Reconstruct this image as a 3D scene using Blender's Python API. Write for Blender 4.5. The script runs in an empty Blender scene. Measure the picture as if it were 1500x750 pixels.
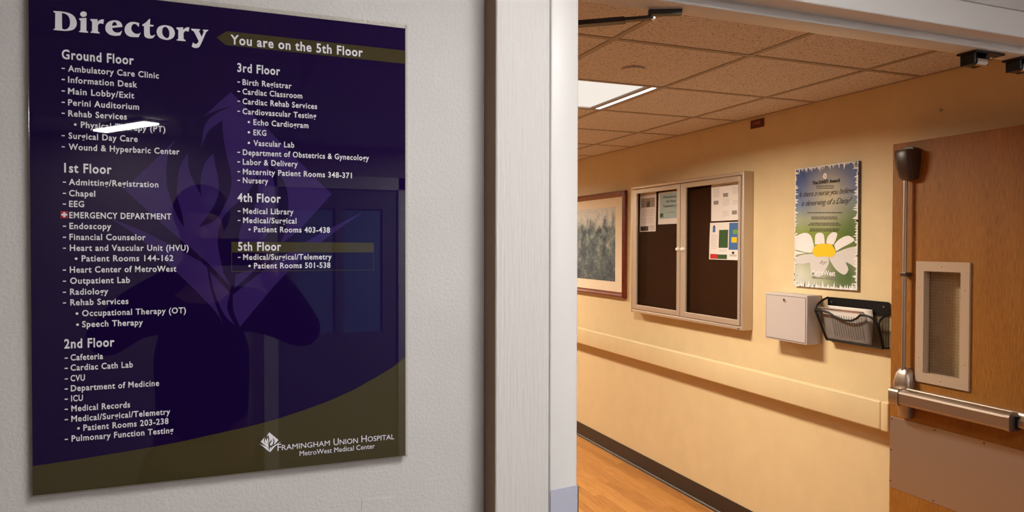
import bpy, bmesh, math, random
from mathutils import Vector, Matrix
from mathutils.geometry import tessellate_polygon
random.seed(7)
C = bpy.context.scene.collection
sc = bpy.context.scene

# ------------------------------------------------------------------ camera
FOCAL, YAW, PITCH, ROLL, EYE = 1040.0, math.radians(21.37), math.radians(.94), math.radians(.12), 1.68
fwd = Vector((math.sin(YAW)*math.cos(PITCH), math.cos(YAW)*math.cos(PITCH), -math.sin(PITCH)))
r0 = Vector((math.cos(YAW), -math.sin(YAW), 0)); u0 = r0.cross(fwd)
rgt = r0*math.cos(ROLL) + u0*math.sin(ROLL); upv = rgt.cross(fwd)
cd = bpy.data.cameras.new('camera'); cam = bpy.data.objects.new('camera', cd); C.objects.link(cam)
cd.sensor_width = 36; cd.lens = FOCAL/1500*36; cd.clip_start = .01; cd.clip_end = 60
m = Matrix((rgt, upv, -fwd)).transposed().to_4x4(); m.translation = (0, 0, EYE); cam.matrix_world = m
sc.camera = cam

# ------------------------------------------------------------------ world, exposure
w = bpy.data.worlds.new('world'); sc.world = w; w.use_nodes = True
w.node_tree.nodes['Background'].inputs[0].default_value = (.5, .5, .55, 1)
w.node_tree.nodes['Background'].inputs[1].default_value = .0
vs = sc.view_settings; vs.view_transform = 'Standard'; vs.look = 'None'; vs.gamma = 1; vs.use_curve_mapping = False
vs.exposure = 0.0
sc.cycles.use_denoising = True
HALL_LIGHT, HALL_COL, HALL_SPREAD = 59.0, (1.0, .88, .70), 165     # watts, colour, lens cut-off of the corridor lamps
HALL_LENS = .93
LOBBY_LIGHT, LOBBY_FILL, LOBBY_COL = 22.0, 82.0, (1.0, .99, .975)
STRIP_LIGHT = 70.0

# ------------------------------------------------------------------ measuring: a point of the photo on a known plane of the room
def at(x, y, axis, c):
    d = rgt*((x-750)/FOCAL) + upv*((375-y)/FOCAL) + fwd
    o = Vector((0, 0, EYE)); t = (c-o[axis])/d[axis]
    return o + d*t

def srgb(r, g, b):
    f = lambda v: (v/255/12.92 if v/255 <= .04045 else ((v/255+.055)/1.055)**2.4)
    return (f(r), f(g), f(b), 1)

# ------------------------------------------------------------------ materials
def mat(name, col, rough=.5, metal=0, spec=.5, **kw):
    M = bpy.data.materials.new(name); M.use_nodes = True
    b = M.node_tree.nodes['Principled BSDF']
    b.inputs['Base Color'].default_value = col if len(col) == 4 else (*col, 1)
    b.inputs['Roughness'].default_value = rough; b.inputs['Metallic'].default_value = metal
    b.inputs['Specular IOR Level'].default_value = spec
    for k, v in kw.items(): b.inputs[k.replace('_', ' ')].default_value = v
    return M

class NT:
    def __init__(s, M): s.M = M; s.t = M.node_tree; s.b = s.t.nodes['Principled BSDF']
    def n(s, typ, **kw):
        x = s.t.nodes.new(typ)
        for k, v in kw.items():
            if k in x.inputs.keys(): x.inputs[k].default_value = v
            else: setattr(x, k, v)
        return x
    def l(s, a, b): s.t.links.new(a, b)
    def coord(s, scale=(1, 1, 1), rot=(0, 0, 0), loc=(0, 0, 0)):
        tc = s.n('ShaderNodeTexCoord'); mp = s.n('ShaderNodeMapping')
        mp.inputs['Scale'].default_value = scale; mp.inputs['Rotation'].default_value = rot; mp.inputs['Location'].default_value = loc
        s.l(tc.outputs['Object'], mp.inputs['Vector']); return mp.outputs[0]
    def noise(s, vec, scale, detail=3, rough=.5):
        x = s.n('ShaderNodeTexNoise'); x.inputs['Scale'].default_value = scale; x.inputs['Detail'].default_value = detail
        x.inputs['Roughness'].default_value = rough; s.l(vec, x.inputs['Vector']); return x.outputs['Fac']
    def ramp(s, fac, stops):
        x = s.n('ShaderNodeValToRGB'); e = x.color_ramp.elements
        while len(e) < len(stops): e.new(.5)
        for el, (p, c) in zip(e, stops): el.position = p; el.color = c
        s.l(fac, x.inputs[0]); return x.outputs[0]
    def mix(s, fac, a, b, blend='MIX'):
        x = s.n('ShaderNodeMix', data_type='RGBA', blend_type=blend)
        for sock, v in ((x.inputs[0], fac), (x.inputs[6], a), (x.inputs[7], b)):
            if hasattr(v, 'is_linked'): s.l(v, sock)
            else: sock.default_value = v
        return x.outputs[2]
    def bump(s, h, strength, dist, prev=None):
        x = s.n('ShaderNodeBump'); x.inputs['Strength'].default_value = strength; x.inputs['Distance'].default_value = dist
        s.l(h, x.inputs['Height'])
        if prev is not None: s.l(prev, x.inputs['Normal'])
        s.l(x.outputs[0], s.b.inputs['Normal']); return x.outputs[0]
    def col(s, c): s.l(c, s.b.inputs['Base Color'])

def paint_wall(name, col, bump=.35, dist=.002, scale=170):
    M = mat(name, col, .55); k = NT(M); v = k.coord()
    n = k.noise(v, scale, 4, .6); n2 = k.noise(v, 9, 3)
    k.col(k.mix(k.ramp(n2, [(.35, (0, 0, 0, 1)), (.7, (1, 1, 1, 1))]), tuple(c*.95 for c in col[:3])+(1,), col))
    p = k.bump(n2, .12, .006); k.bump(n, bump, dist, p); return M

M_LOBBY = paint_wall('lobby_paint', srgb(216, 212, 208), .55, .0022, 190)
M_HALL = paint_wall('cream_paint', srgb(226, 203, 160), .12, .001, 220)
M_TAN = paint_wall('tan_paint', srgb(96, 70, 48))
M_DIM = paint_wall('dull_taupe_paint', srgb(176, 164, 162))
def grain_paint(name, col):
    M = mat(name, col, .42); k = NT(M)
    a = k.noise(k.coord((1, 1, .05)), 260, 4, .6); b = k.noise(k.coord((1, 1, .6)), 60, 4)
    p = k.bump(b, .2, .002); k.bump(a, .9, .002, p); return M
M_TRIM = grain_paint('painted_wood_trim', srgb(222, 217, 212))
M_FRAME = mat('painted_metal_frame', srgb(228, 224, 219), .35)
k = NT(M_FRAME); k.bump(k.noise(k.coord((1, 1, .12)), 240, 3), .25, .001)

M_FLOOR = mat('wood_plank_floor', srgb(190, 130, 60), .38); k = NT(M_FLOOR)
sp = k.n('ShaderNodeSeparateXYZ'); tc = k.n('ShaderNodeTexCoord'); k.l(tc.outputs['Object'], sp.inputs[0])
cb = k.n('ShaderNodeCombineXYZ'); k.l(sp.outputs['Y'], cb.inputs['X']); k.l(sp.outputs['X'], cb.inputs['Y'])
br = k.n('ShaderNodeTexBrick', offset=.37); k.l(cb.outputs[0], br.inputs['Vector'])
for nm, v in (('Scale', 1), ('Brick Width', .55), ('Row Height', .062), ('Mortar Size', .0012), ('Mortar Smooth', .3), ('Bias', 0),
              ('Color1', srgb(200, 140, 72)), ('Color2', srgb(156, 98, 40)), ('Mortar', srgb(150, 92, 36))): br.inputs[nm].default_value = v
g = k.noise(k.coord((14, 1.2, 1)), 5, 5, .6)
k.col(k.mix(.45, br.outputs['Color'], k.ramp(g, [(.3, srgb(146, 90, 36)), (.7, srgb(202, 146, 80))])))

M_TILE = mat('speckled_ceiling_tile', srgb(220, 214, 216), .9); k = NT(M_TILE); v = k.coord()
s1 = k.ramp(k.noise(v, 130, 2, .5), [(.60, (1, 1, 1, 1)), (.68, (0, 0, 0, 1))])
s2 = k.ramp(k.noise(v, 330, 1, .5), [(.62, (1, 1, 1, 1)), (.68, (0, 0, 0, 1))])
sm = k.mix(1, s1, s2, 'MULTIPLY')
k.col(k.mix(sm, srgb(100, 84, 78), srgb(220, 214, 216))); k.bump(sm, .4, .002)
M_TEE = mat('ceiling_tee', srgb(160, 146, 134), .5)

M_DOOR = mat('oak_door_veneer', srgb(165, 95, 40), .5, spec=.3); k = NT(M_DOOR)
a = k.noise(k.coord((1, 55, 1.6)), 4, 6, .65); b = k.noise(k.coord((1, 260, 9)), 2.4, 3, .6); c2 = k.noise(k.coord((1, 6, .8)), 1.6, 2)
c = k.ramp(a, [(.28, srgb(126, 76, 24)), (.5, srgb(158, 101, 38)), (.72, srgb(174, 118, 52))])
c = k.mix(.5, c, k.ramp(b, [(.38, srgb(94, 52, 14)), (.58, srgb(174, 118, 50))]))
k.col(k.mix(.22, c, k.ramp(c2, [(.3, srgb(122, 70, 20)), (.7, srgb(176, 120, 52))])))

def steel(name, col, rough, ax=(1, 1, 60)):
    M = mat(name, col, rough, 1); k = NT(M); n = k.noise(k.coord(ax), 30, 3)
    k.bump(n, .06, .001); return M
M_STEEL = steel('satin_steel', srgb(176, 162, 150), .4)
M_BRUSH = steel('brushed_bar_steel', srgb(166, 150, 138), .46)
M_PLATE = steel('brushed_kick_plate', srgb(182, 172, 166), .48)
M_ALU = mat('satin_aluminium', srgb(206, 190, 174), .42, .55)
M_BRONZE = mat('dark_bronze_plastic', srgb(70, 52, 44), .32)
M_DARKARM = mat('dark_arm_paint', srgb(44, 36, 32), .4)
M_BRIGHT = mat('polished_chrome', srgb(235, 228, 220), .22, 1)
M_KNOB = mat('white_metal_knob', srgb(250, 246, 240), .3, .3)
M_BLACK = mat('black_plastic', srgb(16, 16, 18), .38)
M_BLACKWIRE = mat('black_coated_wire', srgb(14, 11, 11), .5, spec=.25)
M_GUARD = mat('grey_guard_metal', srgb(190, 191, 206), .45, 0); k = NT(M_GUARD); k.bump(k.noise(k.coord(), 300, 3), .3, .001)
M_TAUPE = mat('taupe_painted_metal', srgb(188, 164, 140), .45)
M_BASE = mat('brown_vinyl_base', srgb(48, 36, 31), .4)
M_RAIL = paint_wall('cream_handrail_paint', srgb(224, 202, 160), .1, .001, 120); NT(M_RAIL).b.inputs['Roughness'].default_value = .4
M_CASE = M_ALU
M_CORK = mat('dark_brown_fabric_board', srgb(52, 27, 11), .9, spec=.08)
M_PAPER = mat('white_paper', srgb(240, 232, 228), .6)
M_INK = mat('dark_print', srgb(48, 40, 40), .6)
M_GREY = mat('grey_print', srgb(150, 140, 136), .6)
M_FAINT = mat('faint_print', srgb(205, 197, 192), .6)
M_TEAL = mat('pale_teal_print', srgb(168, 190, 190), .6)
M_GREEN = mat('green_print', srgb(44, 84, 38), .6)
M_RED = mat('red_print', srgb(196, 34, 30), .6)
M_BLUE = mat('blue_print', srgb(62, 110, 170), .6)
M_YEL = mat('yellow_print', srgb(238, 200, 20), .6)
M_MAIL = mat('pale_grey_enamel', srgb(192, 182, 180), .4)
M_MAHOG = mat('mahogany_frame', srgb(112, 42, 16), .3); k = NT(M_MAHOG)
k.col(k.ramp(k.noise(k.coord((4, 4, 1)), 20, 4), [(.3, srgb(92, 32, 12)), (.7, srgb(132, 54, 22))]))
M_MAT = mat('cream_mat_board', srgb(238, 222, 196), .8)

def see_glass(name, tint=(1, 1, 1, 1), ior=1.5, rough=.0):
    M = bpy.data.materials.new(name); M.use_nodes = True; t = M.node_tree; t.nodes.clear()
    o = t.nodes.new('ShaderNodeOutputMaterial'); x = t.nodes.new('ShaderNodeMixShader'); f = t.nodes.new('ShaderNodeFresnel')
    a = t.nodes.new('ShaderNodeBsdfTransparent'); g = t.nodes.new('ShaderNodeBsdfGlossy')
    a.inputs[0].default_value = tint; g.inputs['Roughness'].default_value = rough; f.inputs[0].default_value = ior
    ge = t.nodes.new('ShaderNodeNewGeometry'); mu = t.nodes.new('ShaderNodeMath'); mu.operation = 'MULTIPLY'; sb = t.nodes.new('ShaderNodeMath'); sb.operation = 'SUBTRACT'
    sb.inputs[0].default_value = 1; t.links.new(ge.outputs['Backfacing'], sb.inputs[1]); t.links.new(f.outputs[0], mu.inputs[0]); t.links.new(sb.outputs[0], mu.inputs[1])
    t.links.new(mu.outputs[0], x.inputs[0]); t.links.new(a.outputs[0], x.inputs[1]); t.links.new(g.outputs[0], x.inputs[2]); t.links.new(x.outputs[0], o.inputs[0])
    return M
M_GLASS = see_glass('clear_glass', ior=1.33)
M_SMOKE = see_glass('smoked_glass', (.55, .52, .48, 1), 1.6)
M_ACRYL = see_glass('clear_acrylic', (.93, .91, .88, 1), 1.49, .08)

def emit(name, col, s):
    M = bpy.data.materials.new(name); M.use_nodes = True; t = M.node_tree; t.nodes.clear()
    o = t.nodes.new('ShaderNodeOutputMaterial'); e = t.nodes.new('ShaderNodeEmission')
    e.inputs[0].default_value = (*col, 1); e.inputs[1].default_value = s; t.links.new(e.outputs[0], o.inputs[0]); return M
M_HLAMP = emit('hall_lamp_diffuser', (1, .90, .80), HALL_LENS)
M_HSIDE = emit('hall_lamp_side', (1, .95, .88), 1.6)
M_LLAMP = emit('lobby_lamp_diffuser', LOBBY_COL, LOBBY_LIGHT)
M_FILL = emit('rear_fill_panel_glow', LOBBY_COL, LOBBY_FILL)  # glow of the unseen rear panel, added as fill light
M_STRIP = emit('strip_lamp_tube', (1, .97, .93), STRIP_LIGHT)

GLOSS = .012
M_PURPLE = mat("purple_print", srgb(25, 8, 56), GLOSS); M_OLIVE = mat('olive_print', srgb(70, 62, 38), GLOSS)
M_LILAC = mat('lilac_watermark_print', srgb(52, 32, 92), GLOSS); M_WHITE = mat('white_print', srgb(238, 236, 242), GLOSS)
M_CROSS = mat('red_cross_print', srgb(170, 40, 50), GLOSS)

# ------------------------------------------------------------------ mesh helpers
class MB:
    def __init__(s): s.bm = bmesh.new()
    def box(s, x0, x1, y0, y1, z0, z1, bevel=0, seg=2):
        r = bmesh.ops.create_cube(s.bm, size=1); vs_ = r['verts']
        for v in vs_:
            v.co = Vector(((x0+x1)/2+v.co.x*(x1-x0), (y0+y1)/2+v.co.y*(y1-y0), (z0+z1)/2+v.co.z*(z1-z0)))
        if bevel:
            es = list({e for v in vs_ for e in v.link_edges})
            bmesh.ops.bevel(s.bm, geom=es, offset=bevel, segments=seg, profile=.5, affect='EDGES')
        return s
    def cyl(s, p, q, r, r2=None, n=20):
        p, q = Vector(p), Vector(q); d = q-p
        M = Matrix.Translation((p+q)/2) @ d.to_track_quat('Z', 'Y').to_matrix().to_4x4()
        bmesh.ops.create_cone(s.bm, cap_ends=True, cap_tris=False, segments=n, radius1=r, radius2=r if r2 is None else r2, depth=d.length, matrix=M)
        return s
    def sphere(s, c, r, sc_=(1, 1, 1), n=16):
        bmesh.ops.create_uvsphere(s.bm, u_segments=n, v_segments=n//2, radius=r, matrix=Matrix.Translation(c) @ Matrix.Diagonal((*sc_, 1)))
        return s
    def tube(s, pts, r, n=10, closed=False):
        pts = [Vector(p) for p in pts]; rings = []; N = len(pts); prev = None
        for i, p in enumerate(pts):
            a = pts[(i-1) % N] if (closed or i) else p; b = pts[(i+1) % N] if (closed or i < N-1) else p
            t = (b-a).normalized()
            if prev is None: u = t.orthogonal().normalized()
            else: u = (prev - t*prev.dot(t)).normalized()
            prev = u; v = t.cross(u)
            rings.append([s.bm.verts.new(p+(u*math.cos(2*math.pi*j/n)+v*math.sin(2*math.pi*j/n))*r) for j in range(n)])
        for i in range(N if closed else N-1):
            A, B = rings[i], rings[(i+1) % N]
            for j in range(n): s.bm.faces.new((A[j], A[(j+1) % n], B[(j+1) % n], B[j]))
        if not closed:
            s.bm.faces.new(rings[0][::-1]); s.bm.faces.new(rings[-1])
        return s
    def prism(s, pts, vec):
        """polygon (3D points in one plane) swept along vec"""
        vec = Vector(vec); A = [s.bm.verts.new(p) for p in pts]; B = [s.bm.verts.new(Vector(p)+vec) for p in pts]
        n = len(A)
        for i in range(n): s.bm.faces.new((A[i], A[(i+1) % n], B[(i+1) % n], B[i]))
        for T in tessellate_polygon([[Vector(p) for p in pts]]):
            try:
                s.bm.faces.new([A[i] for i in T]); s.bm.faces.new([B[i] for i in T][::-1])
            except ValueError: pass
        return s
    def flat(s, loops):
        """flat polygon with holes"""
        allp = [Vector(p) for L in loops for p in L]; V = [s.bm.verts.new(p) for p in allp]
        for T in tessellate_polygon([[Vector(p) for p in L] for L in loops]):
            try: s.bm.faces.new([V[i] for i in T])
            except ValueError: pass
        return s
    def grid(s, f, nu, nv):
        V = [[s.bm.verts.new(f(i/nu, j/nv)) for j in range(nv+1)] for i in range(nu+1)]
        for i in range(nu):
            for j in range(nv): s.bm.faces.new((V[i][j], V[i+1][j], V[i+1][j+1], V[i][j+1]))
        return s
    def build(s, name, material, parent=None, smooth=False, solid=0):
        bmesh.ops.recalc_face_normals(s.bm, faces=s.bm.faces)
        off = Vector((0, 0, 0)); p = parent
        while p is not None: off += p.location; p = p.parent
        for v in s.bm.verts: v.co -= off
        me = bpy.data.meshes.new(name); s.bm.to_mesh(me); s.bm.free()
        me.materials.append(material)
        if smooth:
            me.shade_smooth() if hasattr(me, 'shade_smooth') else None
            me.set_sharp_from_angle(angle=math.radians(40))
        o = bpy.data.objects.new(name, me); C.objects.link(o)
        if parent: o.parent = parent
        if solid:
            md = o.modifiers.new('thickness', 'SOLIDIFY'); md.thickness = solid; md.offset = 0
        return o

def tag(o, label, cat, group=None, kind=None):
    o['label'] = label; o['category'] = cat
    if group: o['group'] = group
    if kind: o['kind'] = kind
    return o
def thing(name, loc, label, cat, group=None, kind=None):
    o = bpy.data.objects.new(name, None); o.empty_display_size = .05; o.location = loc; C.objects.link(o)
    return tag(o, label, cat, group, kind)
def struct(o, label, cat): return tag(o, label, cat, None, 'structure')

_text = {}
def text_shape(s, bold=.02, space=1.0, shear=0):
    key = (s, bold, space, shear)
    if key not in _text:
        c = bpy.data.curves.new('lettering', 'FONT'); c.body = s; c.offset = bold; c.space_character = space; c.shear = shear
        c.resolution_u = 3
        o = bpy.data.objects.new('lettering', c); C.objects.link(o)
        dg = bpy.context.evaluated_depsgraph_get(); e = o.evaluated_get(dg); me = e.to_mesh()
        V = [(v.co.x, v.co.y) for v in me.vertices]; F = [tuple(p.vertices) for p in me.polygons]
        e.to_mesh_clear(); bpy.data.objects.remove(o); bpy.data.curves.remove(c)
        _text[key] = (V, F)
    return _text[key]
CAP = max(v[1] for v in text_shape('H', 0)[0])
def put_text(mb, s, f, width, cap, **kw):
    """lettering that starts at (0,0) of the map f(u,v), fitted to width and cap height"""
    V, F = text_shape(s, **kw); x0 = min(v[0] for v in V); x1 = max(v[0] for v in V)
    sy = cap/CAP; sx = width/(x1-x0) if width else sy
    B = [mb.bm.verts.new(f((x-x0)*sx, y*sy)) for x, y in V]
    for p in F:
        try: mb.bm.faces.new([B[i] for i in p])
        except ValueError: pass

def smooth_loop(pts, n=5):
    """closed outline: 3rd item marks a corner, other points are passed smoothly"""
    out = []; N = len(pts)
    P = [Vector(p[:2]) for p in pts]; cor = [len(p) > 2 for p in pts]
    for i in range(N):
        a, b = P[i], P[(i+1) % N]
        ma = (b-a) if cor[i] else (P[(i+1) % N]-P[i-1])/2
        mb_ = (b-a) if cor[(i+1) % N] else (P[(i+2) % N]-P[i])/2
        for k_ in range(n):
            t = k_/n; h = (2*t**3-3*t**2+1, t**3-2*t**2+t, -2*t**3+3*t**2, t**3-t**2)
            out.append(a*h[0]+ma*h[1]+b*h[2]+mb_*h[3])
            if cor[i] and cor[(i+1) % N]: break
    return out

# ================================================================== THE SETTING
WALL, CEIL, SIGN_WALL, FACE = 2.83, 2.425, 1.10, 1.045       # hall wall x, ceiling z, sign wall y, door frame face y
struct(MB().box(-1.9, 3.6, 1.10, 9.2, -.05, 0).build('floor', M_FLOOR), 'honey coloured wood strip floor of the corridor', 'floor')
struct(MB().box(-1.9, 3.6, -3.5, 1.10, -.05, 0).build('floor_lobby', mat('grey_lobby_tile', srgb(74, 66, 62), .4)), 'plain grey lobby floor before the opening', 'floor')
wl = struct(MB().box(-1.9, .50, SIGN_WALL, 1.165, 0, CEIL+.02).build('wall_left', M_LOBBY), 'off-white textured wall carrying the purple directory', 'wall')
MB().prism([at(530, 732, 1, 1.10)+Vector((0, .0005, 0)), at(577, 728, 1, 1.10)+Vector((0, .0005, 0)), Vector((.231, 1.1005, 1.24)), Vector((.18, 1.1005, 1.24))], (0, -.0016, 0)).build('painted_over_plate', M_LOBBY, wl)
struct(MB().box(.49, 2.86, SIGN_WALL, 1.165, 2.17, CEIL+.02).build('wall_front', M_LOBBY), 'white wall strip above the door opening', 'wall')
struct(MB().box(2.83, 3.6, SIGN_WALL, 1.165, 0, CEIL+.02).build('wall_side', M_LOBBY), 'white lobby wall right of the opening', 'wall')
wr = struct(MB().box(WALL, WALL+.08, 1.165, 9.2, 0, CEIL+.02).build('wall_right', M_HALL), 'cream corridor wall with notice cabinet and poster', 'wall')
p = at(1378.5, 161.5, 0, WALL)
MB().cyl(p, p+Vector((-.003, 0, 0)), .006, n=12).build('screw_anchor', M_TEE, wr)
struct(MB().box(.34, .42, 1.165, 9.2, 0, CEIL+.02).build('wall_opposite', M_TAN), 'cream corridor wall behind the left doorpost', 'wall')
struct(MB().box(.34, 2.9, 9.1, 9.2, 0, CEIL+.02).build('wall_end', M_HALL), 'cream wall at the far corridor end', 'wall')
struct(MB().box(-1.9, 3.6, -3.5, -3.4, 0, CEIL+.02).build('wall_back', M_DIM), 'dull taupe lobby wall behind the viewer', 'wall')
struct(MB().box(-1.9, -1.8, -3.4, 1.1, 0, CEIL+.02).build('wall_lobby_left', M_DIM), 'dull taupe lobby wall at the far left', 'wall')
struct(MB().box(3.5, 3.6, -3.4, 1.1, 0, CEIL+.02).build('wall_lobby_right', M_LOBBY), 'off-white lobby wall at the far right', 'wall')

# ceiling of tiles, with open cells where the lamps sit
GX, GY, CELL = 1.283, 2.272, .6105
def cell(x, y): return (math.floor((x-GX)/CELL+.001), math.floor((y-GY)/CELL+.001))
HALL_CELLS = [cell(1.5, 3.1), cell(1.5, 6.2), cell(1.5, 8.6)]
mb = MB(); grid = MB()
xs = [.42] + [GX+CELL*i for i in range(-1, 3)] + [WALL]; ys = [1.165] + [GY+CELL*i for i in range(-1, 12)] + [9.1]
xs = [x for x in xs if .42 <= x <= WALL]; ys = [y for y in ys if y <= 9.1]
for i in range(len(xs)-1):
    for j in range(len(ys)-1):
        cx, cy = (xs[i]+xs[i+1])/2, (ys[j]+ys[j+1])/2
        if cell(cx, cy) in HALL_CELLS and xs[i+1]-xs[i] > .5: continue
        mb.box(xs[i], xs[i+1], ys[j], ys[j+1], CEIL, CEIL+.015)
xl = [-1.8] + [-1.53+.61*i for i in range(9)] + [3.5]; yl = [-3.4+.61*i for i in range(8)] + [1.1]
yl = [-3.4] + [-3.25+.61*i for i in range(8)] + [1.1]
LOBBY_CELLS = [(4, 6), (6, 2)]
for i in range(len(xl)-1):
    for j in range(len(yl)-1):
        if (i, j) in LOBBY_CELLS: continue
        mb.box(xl[i], xl[i+1], yl[j], yl[j+1], CEIL, CEIL+.015)
mb.box(-1.9, 3.6, -3.5, 9.2, CEIL+.2, CEIL+.22)
ceiling = struct(mb.build('ceiling', M_TILE), 'suspended ceiling of speckled square tiles', 'ceiling')
TW = .012
for x in xs[1:-1]: grid.box(x-TW, x+TW, ys[0], ys[-1], CEIL-.003, CEIL+.006)
for y in ys[1:-1]: grid.box(xs[0], xs[-1], y-TW, y+TW, CEIL-.0027, CEIL+.0055)
grid.box(WALL-.014, WALL, ys[0], ys[-1], CEIL-.003, CEIL+.006)
for x in xl[1:-1]: grid.box(x-TW, x+TW, -3.4, 1.1, CEIL-.003, CEIL+.006)
for y in yl[1:-1]: grid.box(-1.8, 3.5, y-TW, y+TW, CEIL-.0027, CEIL+.0055)
grid.build('ceiling_grid', M_TEE, ceiling)

mb = MB(); mb.box(WALL-.006, WALL, 1.17, 9.1, 0, .115, .002)
mb.prism([(WALL-.006, 1.17, .012), (WALL-.006, 1.17, 0), (WALL-.022, 1.17, 0), (WALL-.020, 1.17, .004), (WALL-.012, 1.17, .007)], (0, 7.9, 0))
struct(mb.build('baseboard_right', M_BASE), 'dark brown vinyl baseboard along the cream wall', 'baseboard')

# door frame: casing, metal frame with stop
struct(MB().box(.382, .4742, FACE, SIGN_WALL+.001, 0, 2.29, .0025).build('trim_1', M_TRIM), 'white grained wooden casing left of the opening', 'trim')
MB().box(.3812, .3822, FACE+.002, SIGN_WALL, 0, 2.288).build('brown_edge', mat('brown_edge_strip', srgb(142, 112, 88), .7), bpy.data.objects['trim_1'])  # thin flat brown strip along the casing's left side face
struct(MB().box(.4742, 3.1, FACE+.001, SIGN_WALL+.001, 2.1925, 2.29, .0025).build('trim_2', M_TRIM), 'white wooden casing across the top of the opening', 'trim')
struct(MB().box(2.842, 2.935, FACE, SIGN_WALL+.001, 0, 2.191, .0025).build('trim_3', M_TRIM), 'white wooden casing right of the opening', 'trim')
mb = MB()
mb.box(.4755, .525, FACE, 1.165, 0, 2.191, .003, 3)
mb.box(.524, .541, 1.095, 1.15, 0, 2.12, .002)
mb.box(.49, 2.82, FACE, 1.15, 2.134, 2.191, .0035, 3)
mb.box(.53, 2.78, 1.095, 1.15, 2.118, 2.137, .0025, 3)
mb.box(2.786, 2.8405, FACE, 1.15, 0, 2.191, .003, 3)
mb.box(2.772, 2.787, 1.095, 1.15, 0, 2.12, .002)
struct(mb.build('trim_4', M_FRAME, smooth=True), 'white painted metal door frame with stop around the opening', 'door frame')

# ================================================================== DIRECTORY SIGN
Y0 = 1.088
sign = thing('directory_sign', (0, SIGN_WALL, 1.35), 'large purple and olive directory panel listing hospital floors on the white wall', 'sign')
SX0, SX1, SZ0, SZ1 = -.2465, .2478, 1.350, 2.0135
MB().box(SX0, SX1, Y0, Y0+.0105, SZ0, SZ1).build('panel', M_PURPLE, sign)
mb = MB()
mb.box(SX0, SX1+.003, Y0-.0005, SIGN_WALL, SZ1+.0003, SZ1+.0062, .0006)
mb.box(SX0, SX1+.003, Y0-.0005, SIGN_WALL, SZ0-.0025, SZ0-.0003, .0006)
mb.box(SX0-.0025, SX0-.0003, Y0-.0005, SIGN_WALL, SZ0-.0025, SZ1+.0062, .0006)
mb.box(SX1+.0003, SX1+.0033, Y0-.0005, SIGN_WALL, SZ0-.0025, SZ1+.0062, .0006)
mb.build('acrylic_edge', M_ACRYL, sign)['label'] = 'clear acrylic rim'
def on(x, y, lift=.0003): p = at(x, y, 1, Y0); p.y = Y0-lift; return p
def patch(name, pts, material, parent, lift, th=.0002):
    return MB().prism([on(x, y, lift) for x, y in pts], (0, th, 0)).build(name, material, parent)
# olive wave at the foot
wave = [(50.4, 682.5), (120, 672), (190, 660.5), (260, 648), (330, 632.5), (370, 623.5), (408, 613), (446, 600.5), (480, 588), (518, 571), (552, 552), (575, 538), (594, 523)]
P = [on(x, y) for x, y in wave]
P[0].x = SX0; P[-1].x = SX1
P = P + [Vector((SX1, Y0-.0003, SZ0)), Vector((SX0, Y0-.0003, SZ0))]
MB().prism(P, (0, .0002, 0)).build('olive_wave', M_OLIVE, sign)['label'] = 'olive wave across the foot'
P = [on(317.3, 55, .0004), on(332, 45.7, .0004), on(594, 74.3, .0004), on(594, 93.6, .0004), on(330, 66, .0004)]
P[2].x = P[3].x = SX1
ban = MB().prism(P, (0, .0002, 0)).build('banner', M_OLIVE, sign); ban['label'] = 'olive arrow banner'
hb = patch('highlight_box', [(338.9, 354.3), (547.6, 355.5), (547.6, 369.8), (338.9, 369.6)], M_OLIVE, sign, .0005)
hb['label'] = 'olive box around the fifth floor'
mb = MB()
for a, b in (((338.9, 369), (339.9, 398)), ((546.7, 369), (547.6, 397)), ((338.9, 397.2), (547.6, 396.2))):
    p, q = on(*a, .0005), on(*b, .0005)
    if abs(p.x-q.x) < .01: q.x = p.x+.0008
    else: q.z = p.z = (p.z+q.z)/2; q.z = p.z+.0008
    mb.box(min(p.x, q.x), max(p.x, q.x), p.y, p.y+.0002, min(p.z, q.z), max(p.z, q.z))
mb.build('outline', M_OLIVE, hb)
# flame emblem, drawn once in the sign's plane; reused small for the hospital logo
BODY = [(182, 277.3, 1), (254, 207.6, 1), (257, 206, 1), (248, 221), (244, 245), (244.5, 269), (249, 288), (259, 316), (270, 332.7, 1), (266, 310), (260, 290), (259.5, 274), (263.5, 245),
        (275.7, 223.2, 1), (276.5, 247), (283, 264), (294.9, 286.9, 1), (294, 265), (299.6, 240), (312.8, 224.4, 1), (315, 240), (320, 264), (319, 288), (308, 310), (291.3, 332.7, 1),
        (316, 322), (328.7, 301), (338, 278), (338, 254.5), (332, 228), (327, 199), (325.5, 176.5, 1), (305, 193), (294.3, 218.4, 1), (299.6, 185), (314, 168), (338, 156, 1), (316.4, 162), (297.2, 171.6, 1),
        (338, 134.4, 1), (485.7, 284.5, 1), (440, 335), (409, 359, 1), (418, 338), (422.5, 308), (419.6, 276), (405, 250), (386, 231.6, 1), (399, 258), (403, 283), (402, 309), (396, 335), (380, 356), (352, 367, 1),
        (350, 345), (356, 325), (370, 308), (378, 285), (377.6, 254.5, 1), (368, 275), (349, 296), (333, 310), (322, 330), (319, 357), (327, 399, 1), (338, 420, 1), (296.7, 378), (248.7, 338)]
VEE = [[(123, 300.7, 1), (166, 321), (203, 336), (240.7, 354), (294, 383.3, 1), (303, 391, 1), (310, 428), (326, 474, 1), (310, 450), (254, 394), (190, 338)],
       [(307, 397, 1), (337, 429, 1), (333, 452), (344, 477, 1), (328, 460), (314, 428)],
       [(341, 432, 1), (400, 385), (455, 350), (534, 309, 1), (470, 355), (417, 402), (351.5, 478.8, 1), (342, 455)],
       [(343, 423, 1), (345, 402, 1), (360, 397), (390, 384), (401, 370, 1)]]
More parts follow.
